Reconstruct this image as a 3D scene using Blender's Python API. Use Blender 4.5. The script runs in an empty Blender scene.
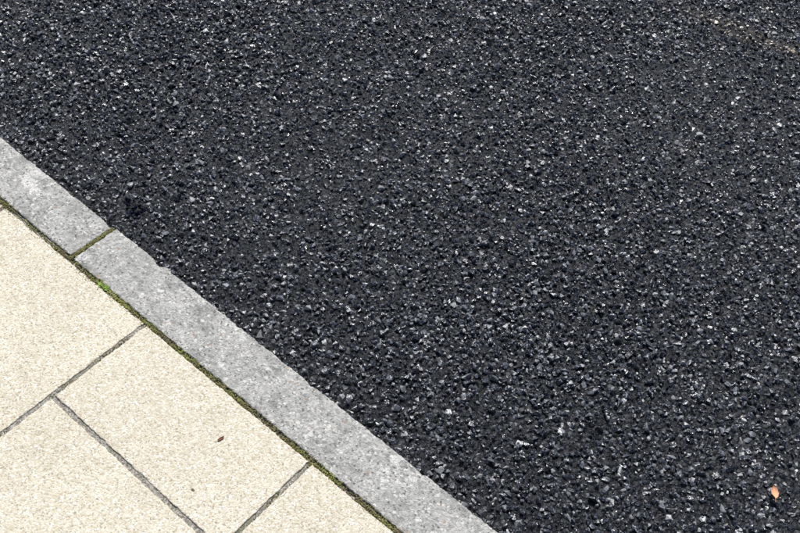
import bpy, bmesh, math, random
import numpy as np
from mathutils import Vector, Matrix, noise as mn

random.seed(7); rng = np.random.default_rng(11)
scn = bpy.context.scene
ROAD_Z = -0.06
KY0, KY1 = 0.6514, 0.769      # kerb inner / outer edge
JX = -1.277                   # kerbstone joint

# ------------------------------------------------------------ helpers
def link(o, parent=None):
    scn.collection.objects.link(o)
    if parent: o.parent = parent
    return o
def mesh_obj(name, verts, faces, mat=None, parent=None, smooth=False):
    me = bpy.data.meshes.new(name); me.from_pydata(verts, [], faces); me.update()
    if smooth: me.polygons.foreach_set('use_smooth', [True]*len(me.polygons))
    if mat: me.materials.append(mat)
    return link(bpy.data.objects.new(name, me), parent)
def empty(name):
    e = bpy.data.objects.new(name, None); e.empty_display_size = .2
    return link(e)

class M:
    def __init__(s, name):
        s.m = bpy.data.materials.new(name); s.m.use_nodes = True
        s.t = s.m.node_tree; s.b = s.t.nodes['Principled BSDF']
        g = s.t.nodes.new('ShaderNodeNewGeometry'); s.pos = g.outputs['Position']
    def n(s, typ, **kw):
        nd = s.t.nodes.new(typ)
        for k, v in kw.items(): setattr(nd, k, v)
        return nd
    def put(s, sock, v):
        if isinstance(v, bpy.types.NodeSocket): s.t.links.new(v, sock)
        elif isinstance(v, tuple) and len(v) == 3 and sock.type == 'RGBA': sock.default_value = (*v, 1)
        else: sock.default_value = v
    def noise(s, scale, detail=2, rough=.5, vec=None, color=False):
        nd = s.n('ShaderNodeTexNoise'); s.put(nd.inputs['Vector'], vec or s.pos)
        nd.inputs['Scale'].default_value = scale; nd.inputs['Detail'].default_value = detail
        nd.inputs['Roughness'].default_value = rough
        return nd.outputs['Color' if color else 'Fac']
    def vor(s, scale, out='Distance', feature='F1', vec=None):
        nd = s.n('ShaderNodeTexVoronoi', feature=feature); s.put(nd.inputs['Vector'], vec or s.pos)
        nd.inputs['Scale'].default_value = scale
        return nd.outputs[out]
    def ramp(s, fac, stops, interp='LINEAR'):
        nd = s.n('ShaderNodeValToRGB'); s.put(nd.inputs[0], fac)
        cr = nd.color_ramp; cr.interpolation = interp
        while len(cr.elements) < len(stops): cr.elements.new(.5)
        for e, (p, c) in zip(cr.elements, stops):
            e.position = p; e.color = (*c, 1) if isinstance(c, tuple) else (c, c, c, 1)
        return nd.outputs[0]
    def mix(s, fac, a, b, mode='MIX'):
        nd = s.n('ShaderNodeMix', data_type='RGBA', blend_type=mode)
        s.put(nd.inputs[0], fac); s.put(nd.inputs[6], a); s.put(nd.inputs[7], b)
        return nd.outputs[2]
    def math(s, op, a, b=0.0, clamp=False):
        nd = s.n('ShaderNodeMath', operation=op, use_clamp=clamp)
        s.put(nd.inputs[0], a); s.put(nd.inputs[1], b)
        return nd.outputs[0]
    def bump(s, h, dist, strength=1.0, normal=None):
        nd = s.n('ShaderNodeBump'); s.put(nd.inputs['Height'], h)
        nd.inputs['Distance'].default_value = dist; nd.inputs['Strength'].default_value = strength
        if normal: s.put(nd.inputs['Normal'], normal)
        return nd.outputs[0]
    def sep(s, v):
        nd = s.n('ShaderNodeSeparateXYZ'); s.put(nd.inputs[0], v); return nd.outputs
    def fin(s, col, rough, normal=None, spec=None):
        s.put(s.b.inputs['Base Color'], col); s.put(s.b.inputs['Roughness'], rough)
        if normal: s.put(s.b.inputs['Normal'], normal)
        if spec is not None: s.put(s.b.inputs['Specular IOR Level'], spec)
        return s.m

# ------------------------------------------------------------ materials
def dust_streak(k):
    x, y, z = k.sep(k.pos)
    u = k.math('ADD', k.math('MULTIPLY', k.math('ADD', x, .58), .970), k.math('MULTIPLY', k.math('ADD', y, -2.50), .243))
    v = k.math('ADD', k.math('MULTIPLY', k.math('ADD', x, .58), -.243), k.math('MULTIPLY', k.math('ADD', y, -2.50), .970))
    v = k.math('ADD', v, k.math('MULTIPLY', k.math('SUBTRACT', k.noise(7, 2), .5), .08))
    d = k.math('ADD', k.math('POWER', k.math('MULTIPLY', u, 3.0), 2), k.math('POWER', k.math('MULTIPLY', v, 24.), 2))
    m = k.math('SUBTRACT', 1, d, True)
    return k.math('MULTIPLY', m, k.ramp(k.noise(60, 3), [(.28, 0.), (.5, 1.)]))
def tar_stain(k):
    x, y, z = k.sep(k.pos)
    d = k.math('ADD', k.math('POWER', k.math('MULTIPLY', k.math('ADD', x, 1.345), 24), 2), k.math('POWER', k.math('MULTIPLY', k.math('ADD', y, -.862), 34), 2))
    d = k.math('ADD', d, k.math('MULTIPLY', k.math('SUBTRACT', k.noise(40, 2), .5), 1.2))
    return k.ramp(d, [(.6, 1.), (1., 0.)])

def asphalt_stone():
    k = M('bitumen_coated_stone')
    oi = k.n('ShaderNodeObjectInfo'); r = oi.outputs['Random']
    r2 = k.math('FRACT', k.math('MULTIPLY', r, 37.7))
    col = k.ramp(r, [(0, (.004, .005, .010)), (.50, (.010, .012, .021)), (.72, (.030, .035, .050)), (.86, (.12, .13, .152)), (1, (.38, .385, .39))])
    worn = k.ramp(k.noise(270, 3, .65), [(.53, 0.), (.58, 1.)])
    wamt = k.ramp(k.noise(3.1, 2), [(.3, .5), (.7, .9)])
    col = k.mix(k.math('MULTIPLY', worn, wamt), col, (.26, .275, .305))
    col = k.mix(k.math('MULTIPLY', dust_streak(k), .65), col, (.36, .29, .21))
    st = tar_stain(k)
    col = k.mix(k.math('MULTIPLY', st, .97), col, (.002, .003, .014))
    ro = k.math('ADD', k.math('MULTIPLY', r2, .24), .18)
    ro = k.math('ADD', ro, k.math('MULTIPLY', worn, .12))
    nb = k.bump(k.noise(300, 2, .5), .0022, .7)
    return k.fin(col, ro, nb, k.math('SUBTRACT', 1.0, k.math('MULTIPLY', st, .9)))

def asphalt_base():
    k = M('asphalt')
    d = k.vor(100)
    col = k.ramp(k.vor(100, 'Color'), [(0, (.006, .007, .010)), (.7, (.018, .02, .026)), (1, (.12, .12, .125))])
    col = k.mix(k.ramp(d, [(.45, 0.), (.75, 1.)]), col, (.003, .003, .004))
    nb = k.bump(k.math('ADD', k.math('MULTIPLY', d, -1), k.math('MULTIPLY', k.noise(300, 3), .5)), .008, 1)
    return k.fin(col, .4, nb, .5)

def slab_mat():
    k = M('cream_paving')
    cellc = k.vor(320, 'Color'); cx = k.sep(cellc)
    col = k.ramp(cx[0], [(0, (.50, .44, .33)), (.16, (.63, .575, .455)), (.6, (.71, .66, .545)), (.85, (.76, .72, .62)), (1, (.85, .83, .77))])
    big = k.noise(4, 4, .6)
    col = k.mix(1., col, k.ramp(big, [(.3, (.94, .93, .91)), (.7, (1.04, 1.035, 1.03))]), 'MULTIPLY')
    mid = k.noise(50, 5, .7)
    col = k.mix(1., col, k.ramp(mid, [(.3, (.87, .86, .845)), (.52, (1, 1, 1))]), 'MULTIPLY')
    stn = k.ramp(k.noise(11, 5, .7), [(.58, 0.), (.72, .30)])
    col = k.mix(stn, col, (.50, .45, .36))
    g = k.vor(140); gc = k.sep(k.vor(140, 'Color'))
    gm = k.math('MULTIPLY', k.math('LESS_THAN', g, .26), k.math('GREATER_THAN', gc[1], .89))
    col = k.mix(k.math('MULTIPLY', gm, .65), col, (.34, .30, .25))
    g2 = k.math('MULTIPLY', k.math('LESS_THAN', g, .34), k.math('LESS_THAN', gc[1], .12))
    col = k.mix(k.math('MULTIPLY', g2, .7), col, (.88, .87, .84))
    p = k.vor(220); pc = k.sep(k.vor(220, 'Color'))
    pm = k.math('MULTIPLY', k.math('LESS_THAN', p, .30), k.math('GREATER_THAN', pc[2], .86))
    col = k.mix(k.math('MULTIPLY', pm, .65), col, (.28, .24, .19))
    oi = k.n('ShaderNodeObjectInfo')
    col = k.mix(1., col, k.ramp(oi.outputs['Random'], [(0, (.95, .95, .955)), (1, (1.02, 1.015, 1.005))]), 'MULTIPLY')
    h = k.math('ADD', k.math('MULTIPLY', k.vor(320), -.8), k.noise(420, 3, .65))
    h = k.math('SUBTRACT', h, k.math('MULTIPLY', pm, .8))
    nb = k.bump(h, .0014, .75)
    return k.fin(col, .85, nb, .25)

def kerb_mat():
    k = M('grey_kerb_concrete')
    cx = k.sep(k.vor(260, 'Color'))
    col = k.ramp(cx[0], [(0, (.30, .295, .285)), (.25, (.42, .415, .40)), (.7, (.50, .495, .475)), (.93, (.57, .56, .535)), (1, (.76, .75, .71))])
    col = k.mix(1., col, k.ramp(k.noise(20, 6, .78), [(.36, (.62, .625, .63)), (.5, (1, 1, 1)), (.72, (1.17, 1.165, 1.15))]), 'MULTIPLY')
    sm = k.ramp(k.noise(13, 7, .8), [(.56, 0.), (.60, 1.)])
    col = k.mix(k.math('MULTIPLY', sm, .7), col, (.80, .79, .76))
    dk = k.ramp(k.noise(9, 5, .75), [(.36, .6), (.46, 0.)])
    col = k.mix(dk, col, (.32, .315, .30))
    # grime close to the moss joint
    x, y, z = k.sep(k.pos)
    e = k.math('MULTIPLY', k.math('SUBTRACT', .675, k.math('ADD', y, k.math('MULTIPLY', k.noise(60, 3), .02))), 60., True)
    col = k.mix(k.math('MULTIPLY', e, .35), col, (.24, .235, .18))
    a = k.vor(80); ac = k.sep(k.vor(80, 'Color'))
    ad = k.math('ADD', a, k.math('MULTIPLY', k.math('SUBTRACT', k.noise(250, 2), .5), .25))
    am = k.math('MULTIPLY', k.math('LESS_THAN', ad, .30), k.math('GREATER_THAN', ac[0], .84))
    col = k.mix(k.math('MULTIPLY', am, .65), col, (.80, .78, .74))
    b = k.math('MULTIPLY', k.math('LESS_THAN', ad, .25), k.math('LESS_THAN', ac[0], .08))
    col = k.mix(k.math('MULTIPLY', b, .7), col, (.42, .28, .20))
    p = k.vor(120); pc = k.sep(k.vor(120, 'Color'))
    pd = k.math('ADD', p, k.math('MULTIPLY', k.math('SUBTRACT', k.noise(300, 2), .5), .35))
    pm = k.math('MULTIPLY', k.math('LESS_THAN', pd, .25), k.math('GREATER_THAN', pc[2], .72))
    col = k.mix(k.math('MULTIPLY', pm, .75), col, (.13, .125, .115))
    h = k.math('ADD', k.math('MULTIPLY', k.noise(80, 4, .7), 2.4), k.noise(400, 3, .65))
    h = k.math('SUBTRACT', h, k.math('MULTIPLY', pm, 1.4))
    nb = k.bump(h, .0026, .95)
    return k.fin(col, .85, nb, .25)

def sand_mat():
    k = M('joint_sand')
    cx = k.sep(k.vor(420, 'Color'))
    col = k.ramp(cx[0], [(0, (.15, .14, .12)), (.6, (.34, .32, .28)), (1, (.58, .55, .49))])
    col = k.mix(k.ramp(k.noise(14, 4), [(.5, 0.), (.62, .4)]), col, (.15, .16, .08))
    nb = k.bump(k.noise(500, 4, .7), .002, 1)
    return k.fin(col, .95, nb, .1)

def moss_mat():
    k = M('moss')
    at = k.n('ShaderNodeAttribute', attribute_name='tone')
    col = k.ramp(at.outputs['Fac'], [(0, (.20, .17, .11)), (.3, (.25, .22, .11)), (.6, (.26, .27, .08)), (.85, (.36, .38, .12)), (1, (.48, .44, .27))])
    nb = k.bump(k.noise(1500, 2), .001, 1)
    return k.fin(col, .9, nb, .1)

def plain(name, c, r=.8, v=.2, sc=300):
    k = M(name)
    col = k.mix(k.noise(sc, 3), tuple(x*(1-v) for x in c), tuple(x*(1+v) for x in c))
    return k.fin(col, r, k.bump(k.noise(sc*2, 2), .0006, .6), .3)

m_stone, m_base, m_slab, m_kerb, m_sand, m_moss = asphalt_stone(), asphalt_base(), slab_mat(), kerb_mat(), sand_mat(), moss_mat()

# ------------------------------------------------------------ blocks (slabs / kerbstones)
def axis(a, b, step, edge=(0, .0006, .0013, .0022, .0034, .005, .0075)):
    lo = [a+e for e in edge]; hi = [b-e for e in edge][::-1]
    n = max(2, int((hi[0]-lo[-1])/step))
    mid = list(np.linspace(lo[-1], hi[0], n+1))[1:-1]
    return lo+mid+hi
def nz(x, y, s, seed=0): return mn.noise(Vector((x*s, y*s, seed*7.31)))

def block(name, x0, x1, y0, y1, ztop, depth, mat, parent, r=.0025, step=.004, wob=.0009, seed=0, tilt=(0, 0), chips=(), low=1.):
    X = axis(x0, x1, step); Y = axis(y0, y1, step)
    nx, ny = len(X), len(Y); V = []
    cx, cy = (x0+x1)/2, (y0+y1)/2
    for j, y in enumerate(Y):
        for i, x in enumerate(X):
            d = min(x-x0, x1-x, y-y0, y1-y)
            px, py, z = x, y, 0
            if d < .012:
                w = 1-d/.012
                a = low*nz(x, y, 45, seed)+.7*nz(x, y, 140, seed+1)+.9*nz(x, y, 330, seed+2)
                ins = wob*(1+1.2*a)*w
                if x-x0 < .012: px += ins*(1-(x-x0)/.012)
                if x1-x < .012: px -= ins*(1-(x1-x)/.012)
                if y-y0 < .012: py += ins*(1-(y-y0)/.012)
                if y1-y < .012: py -= ins*(1-(y1-y)/.012)
                rl = r*max(.35, 1+1.1*nz(x, y, 60, seed+3)+.8*nz(x, y, 200, seed+4))
                if d < rl: z -= rl-math.sqrt(max(0, rl*rl-(rl-d)**2))
            for (hx, hw, hd) in chips:
                t = 1-((x-hx)/hw)**2
                e = y1-y
                if t > 0 and e < .02:
                    c = hd*t*(1+.7*nz(x, y, 150, 9))
                    q = max(0, 1-e/.02)
                    py -= c*q; z -= c*.9*q*q
            z += .00035*nz(x, y, 30, seed+5)
            z += (px-cx)*tilt[0]+(py-cy)*tilt[1]
            V.append((px, py, ztop+z))
    F = [(j*nx+i, j*nx+i+1, (j+1)*nx+i+1, (j+1)*nx+i) for j in range(ny-1) for i in range(nx-1)]
    loop = [i for i in range(nx)]+[j*nx+nx-1 for j in range(1, ny)]+[(ny-1)*nx+i for i in range(nx-2, -1, -1)]+[j*nx for j in range(ny-2, 0, -1)]
    b0 = len(V)
    for q in loop: V.append((V[q][0], V[q][1], ztop-depth))
    L = len(loop)
    for q in range(L):
        F.append((loop[q], b0+q, b0+(q+1) % L, loop[(q+1) % L]))
    return mesh_obj(name, V, F, mat, parent, smooth=True)

pavement = empty('pavement')
kerb = empty('kerb')
PITCH = .449; G = .0031      # half gap
first = {-1: .45, 0: .225, 1: .45, 2: .225, -2: .225, -3: .45, 3: .45}
sid = 0
for c in range(-6, 6):
    xa = -1.0385+PITCH*c; xb = xa+PITCH
    dense = -3 <= c <= 2
    y = KY0-.0068; rr = random.Random(c+50)
    h = first.get(c, rr.choice([.225, .45])); k = 0
    while y > -2.2:
        fine = dense and y > -.2
        zt = rr.uniform(-.0008, .0008)
        block('slab_%02d' % sid, xa+G, xb-G, y-h+G, y-(G if k else 0), zt, .04, m_slab, pavement,
              r=.0026, step=.004 if fine else .03, seed=sid, wob=.0012,
              tilt=(rr.uniform(-.0015, .0015), rr.uniform(-.0015, .0015)))
        sid += 1; y -= h; k += 1
        h = rr.choice([.225, .45, .45]) if not (c == 0 and k == 1) else .45
X = np.arange(-3.8, 1.7, .012); Y = np.arange(-2.4, .652, .012)
V = [(x, y, -.0026+.0015*nz(x, y, 40)) for y in Y for x in X]
nx = len(X)
F = [(j*nx+i, j*nx+i+1, (j+1)*nx+i+1, (j+1)*nx+i) for j in range(len(Y)-1) for i in range(nx-1)]
mesh_obj('bedding_sand', V, F, m_sand, pavement, smooth=True)

# kerbstones
js = [JX-2.4, JX-1.2, JX, JX+1.215, JX+2.43]
for i in range(4):
    a, b = js[i], js[i+1]
    ch = []
    if i == 2: ch = [(-1.137, .016, .0050), (-.905, .008, .002), (-.70, .012, .0025), (-.43, .015, .002)]
    if i == 1: ch = [(-1.42, .012, .002), (-1.284, .02, .003)]
    block('kerbstone_%d' % i, a+.003, b-.003, KY0+(.0 if i != 1 else .0015), KY1+(0 if i != 1 else -.002), .0005-(.001 if i == 1 else 0), .25, m_kerb, kerb,
          r=.0045, step=.003 if i in (1, 2) else .012, wob=.0018, seed=100+i, chips=ch, low=.3)
mesh_obj('kerb_bedding', [(js[0], KY0, -.006), (js[-1], KY0, -.006), (js[-1], KY1-.008, -.006), (js[0], KY1-.008, -.006)], [(0, 1, 2, 3)], m_sand, kerb)

# ------------------------------------------------------------ moss
bm = bmesh.new(); bmesh.ops.create_icosphere(bm, subdivisions=1, radius=1)
iv = np.array([v.co[:] for v in bm.verts]); ifc = np.array([[v.index for v in f.verts] for f in bm.faces]); bm.free()
cent = []
def add_moss(x, y, z, r, t): cent.append((x, y, z, r, t))
YC = KY0-.0040
for _ in range(23000):
    x = rng.uniform(-3.0, 1.1); dens = .5+1.1*nz(x, 0, 6, 3)+.7*nz(x, 0, 25, 4)
    if rng.random() > max(.12, min(1, dens+.1)): continue
    wsp = .0060+.0085*max(0, nz(x, 0, 14, 8))
    y = YC+rng.normal(0, wsp*.65)
    if abs(y-YC) > .016: continue
    on = max(0, abs(y-YC)-.0028)
    tone = np.clip(.42+.65*nz(x, y, 20, 5)+rng.normal(0, .17), 0, 1)
    r_ = rng.uniform(.0006, .0019)*(1 if on == 0 else .75)
    add_moss(x, y, (-.0018+rng.uniform(0, .0030)) if on == 0 else rng.uniform(-.0012, 0), r_, tone)
for _ in range(900):
    y = rng.uniform(KY0, KY1-.006); x = JX+rng.normal(0, .0022)
    add_moss(x, y, -.0028+rng.uniform(0, .0033), rng.uniform(.0007, .0019), np.clip(.38+rng.normal(0, .2), 0, 1))
for c in range(-3, 3):
    xa = -1.0385+PITCH*c
    for _ in range(420):
        t = rng.random()**2; y = KY0-.006-t*.5
        if nz(xa, y, 15, c) < -.05+t*.35: continue
        add_moss(xa+rng.normal(0, .0019), y, -.0028+rng.uniform(0, .002), rng.uniform(.0005, .0013), np.clip(.25+rng.normal(0, .15), 0, 1))
N = len(cent); C = np.array(cent)
jit = rng.uniform(.7, 1.3, (N, len(iv), 1))
VV = (iv[None]*jit*C[:, None, 3:4]*rng.uniform(.7, 1.35, (N, 1, 3))+C[:, None, :3]).reshape(-1, 3)
FF = (ifc[None]+(np.arange(N)*len(iv))[:, None, None]).reshape(-1, 3)
mo = mesh_obj('moss', VV.tolist(), FF.tolist(), m_moss)
at = mo.data.attributes.new('tone', 'FLOAT', 'POINT'); at.data.foreach_set('value', np.repeat(C[:, 4], len(iv)).astype(np.float32))

# small weed
m_weed = plain('weed_green', (.26, .38, .08), .6, .3)
V, F = [], []
for i in range(34):
    an = rng.uniform(0, 6.28); L = rng.uniform(.005, .013); w = L*.28; el = rng.uniform(.15, .9)
    d = Vector((math.cos(an)*math.cos(el), math.sin(an)*math.cos(el), math.sin(el))); s = Vector((-math.sin(an), math.cos(an), 0))
    o = Vector((-1.168+rng.normal(0, .007), .650+rng.normal(0, .002), -.001))
    pts = [o, o+d*L*.45+s*w, o+d*L-Vector((0, 0, L*.2)), o+d*L*.45-s*w]
    b = len(V); V += [p[:] for p in pts]; F.append((b, b+1, b+2, b+3))
mesh_obj('weed', V, F, m_weed)

# ------------------------------------------------------------ road
bx0, bx1, by0, by1 = -40, 40, KY1-.012, 7.5
road = mesh_obj('asphalt_road', [(bx0, by0, ROAD_Z-.006), (bx1, by0, ROAD_Z-.006), (bx1, by1, ROAD_Z-.006), (bx0, by1, ROAD_Z-.006)], [(0, 1, 2, 3)], m_base)
stones = bpy.data.collections.new('asphalt_aggregate')
for i in range(14):
    bm = bmesh.new()
    n = rng.integers(9, 14)
    p = rng.normal(size=(n, 3)); p /= np.linalg.norm(p, axis=1)[:, None]
    p *= np.array([1, rng.uniform(.55, .95), rng.uniform(.6, .85)])*rng.uniform(.85, 1.1, (n, 1))
    for q in p: bm.verts.new(q)
    res = bmesh.ops.convex_hull(bm, input=bm.verts[:])
    bmesh.ops.delete(bm, geom=[v for v in bm.verts if not v.link_faces], context='VERTS')
    me = bpy.data.meshes.new('aggregate_stone_%d' % i); bm.to_mesh(me); bm.free(); me.materials.append(m_stone)
    o = bpy.data.objects.new(me.name, me); stones.objects.link(o); o.parent = road

pitch = .0094
xs = np.arange(-2.7, 1.0, pitch); ys = np.arange(KY1-.001, 3.3, pitch*.87)
gx, gy = np.meshgrid(xs, ys); gx = gx+(np.arange(len(ys)) % 2)[:, None]*pitch*.5
gx = gx+rng.normal(0, pitch*.33, gx.shape); gy = gy+rng.normal(0, pitch*.33, gx.shape)
P = np.stack([gx.ravel(), gy.ravel(), np.zeros(gx.size)], 1)
P[:, 1] = np.maximum(P[:, 1], KY1-.002)
keep = rng.random(len(P)) > .14
P = P[keep]; n = len(P)
s = np.clip(rng.lognormal(math.log(.0057), .36, n), .0023, .0104)
P[:, 2] = ROAD_Z-.0050+rng.normal(0, .0030, n)-(s-.0057)*.25+.0015*np.sin(P[:, 0]*5.1+1)*np.sin(P[:, 1]*3.7)
me = bpy.data.meshes.new('aggregate_points'); me.vertices.add(n); me.vertices.foreach_set('co', P.ravel().astype(np.float32))
a = me.attributes.new('size', 'FLOAT', 'POINT'); a.data.foreach_set('value', s.astype(np.float32))
rot = np.stack([rng.normal(0, .55, n), rng.normal(0, .55, n), rng.uniform(0, 6.283, n)], 1)
a = me.attributes.new('rot', 'FLOAT_VECTOR', 'POINT'); a.data.foreach_set('vector', rot.ravel().astype(np.float32))
agg = link(bpy.data.objects.new('aggregate', me), road)
ng = bpy.data.node_groups.new('scatter', 'GeometryNodeTree')
ng.interface.new_socket('Geometry', in_out='INPUT', socket_type='NodeSocketGeometry')
ng.interface.new_socket('Geometry', in_out='OUTPUT', socket_type='NodeSocketGeometry')
N_ = ng.nodes; gi = N_.new('NodeGroupInput'); go = N_.new('NodeGroupOutput')
ip = N_.new('GeometryNodeInstanceOnPoints'); ci = N_.new('GeometryNodeCollectionInfo')
ci.inputs['Collection'].default_value = stones; ci.inputs['Separate Children'].default_value = True; ci.inputs['Reset Children'].default_value = True
def attr(nm, t):
    q = N_.new('GeometryNodeInputNamedAttribute'); q.data_type = t; q.inputs['Name'].default_value = nm
    return [o for o in q.outputs if o.enabled and o.name == 'Attribute'][0]
l = ng.links.new
l(gi.outputs[0], ip.inputs['Points']); l(ci.outputs[0], ip.inputs['Instance']); ip.inputs['Pick Instance'].default_value = True
l(attr('size', 'FLOAT'), ip.inputs['Scale'])
er = N_.new('FunctionNodeEulerToRotation'); l(attr('rot', 'FLOAT_VECTOR'), er.inputs[0]); l(er.outputs[0], ip.inputs['Rotation'])
rv = N_.new('FunctionNodeRandomValue'); rv.data_type = 'INT'
ints = [q for q in rv.inputs if q.type == 'INT']; ints[0].default_value = 0; ints[1].default_value = 13
l([q for q in rv.outputs if q.type == 'INT'][0], ip.inputs['Instance Index'])
l(ip.outputs[0], go.inputs[0])
agg.modifiers.new('scatter', 'NODES').node_group = ng

gm = plain('ground_soil', (.12, .10, .07), .95, .3, 8)
mesh_obj('ground', [(-300, -300, -.3), (300, -300, -.3), (300, 300, -.3), (-300, 300, -.3)], [(0, 1, 2, 3)], gm)

# ------------------------------------------------------------ fallen leaves
def leaf(name, loc, L, W, ang, mat, curl=.25):
    V, F = [], []; n = 10
    for i in range(n+1):
        t = i/n; w = W/2*math.sin(math.pi*min(1, t*.93+.05))**.8*(1-.25*t)
        zc = curl*L*(t-.5)**2*1.6
        for q in (-1, -.5, 0, .5, 1):
            V.append((L*(t-.5), q*w*(1+.12*math.sin(t*23+q)), zc+abs(q)**2*W*.22+.0004))
    for i in range(n):
        for q in range(4):
            a = i*5+q; F.append((a, a+1, a+6, a+5))
    b = len(V)
    for i in range(4):
        t = i/3; V += [(-L*.5-L*.3*t, -.0003+L*.05*t, curl*L*.4+.0005), (-L*.5-L*.3*t, .0003+L*.05*t, curl*L*.4+.0005)]
    for i in range(3): F.append((b+i*2, b+i*2+1, b+i*2+3, b+i*2+2))
    o = mesh_obj(name, V, F, mat, smooth=True); o.location = loc; o.rotation_euler = (0, 0, ang); return o
leaf('fallen_leaf', (-.743, .568, .0006), .014, .006, math.radians(80), plain('brown_leaf', (.17, .06, .03), .6))
leaf('fallen_leaf', (.085, 1.217, ROAD_Z+.006), .027, .016, math.radians(125), plain('orange_leaf', (.74, .38, .22), .6))
leaf('fallen_leaf', (-.705, .465, .0006), .007, .004, math.radians(20), plain('dark_leaf', (.16, .12, .07), .7))

# ------------------------------------------------------------ light
sun_dir = Vector((-.42, .52, .92)).normalized()
elev = math.asin(sun_dir.z); az = math.atan2(sun_dir.x, sun_dir.y)
w = bpy.data.worlds.new('World'); scn.world = w; w.use_nodes = True
sk = w.node_tree.nodes.new('ShaderNodeTexSky'); sk.sky_type = 'NISHITA'; sk.sun_disc = False
sk.sun_elevation = elev; sk.sun_rotation = az
bg = w.node_tree.nodes['Background']; w.node_tree.links.new(sk.outputs[0], bg.inputs[0]); bg.inputs[1].default_value = .062
sl = bpy.data.lights.new('sun', 'SUN'); sl.energy = 5.0; sl.angle = math.radians(.5); sl.color = (1, .975, .94)
so = link(bpy.data.objects.new('sun', sl)); so.rotation_euler = (-sun_dir).to_track_quat('-Z', 'Y').to_euler()

# ------------------------------------------------------------ camera
cam = bpy.data.cameras.new('camera'); cam.sensor_width = 36; cam.lens = 45.2; cam.clip_end = 1000; cam.clip_start = .02
co = link(bpy.data.objects.new('camera', cam))
r = Vector((.7613, .6439, .0778)).normalized(); b = Vector((.3605, -.5198, .7745)).normalized()
u = b.cross(r).normalized(); r = u.cross(b)
co.matrix_world = Matrix(((r.x, u.x, b.x, 0), (r.y, u.y, b.y, 0), (r.z, u.z, b.z, 1.65), (0, 0, 0, 1)))
scn.camera = co
scn.view_settings.view_transform = 'Standard'; scn.view_settings.look = 'None'; scn.view_settings.exposure = 0
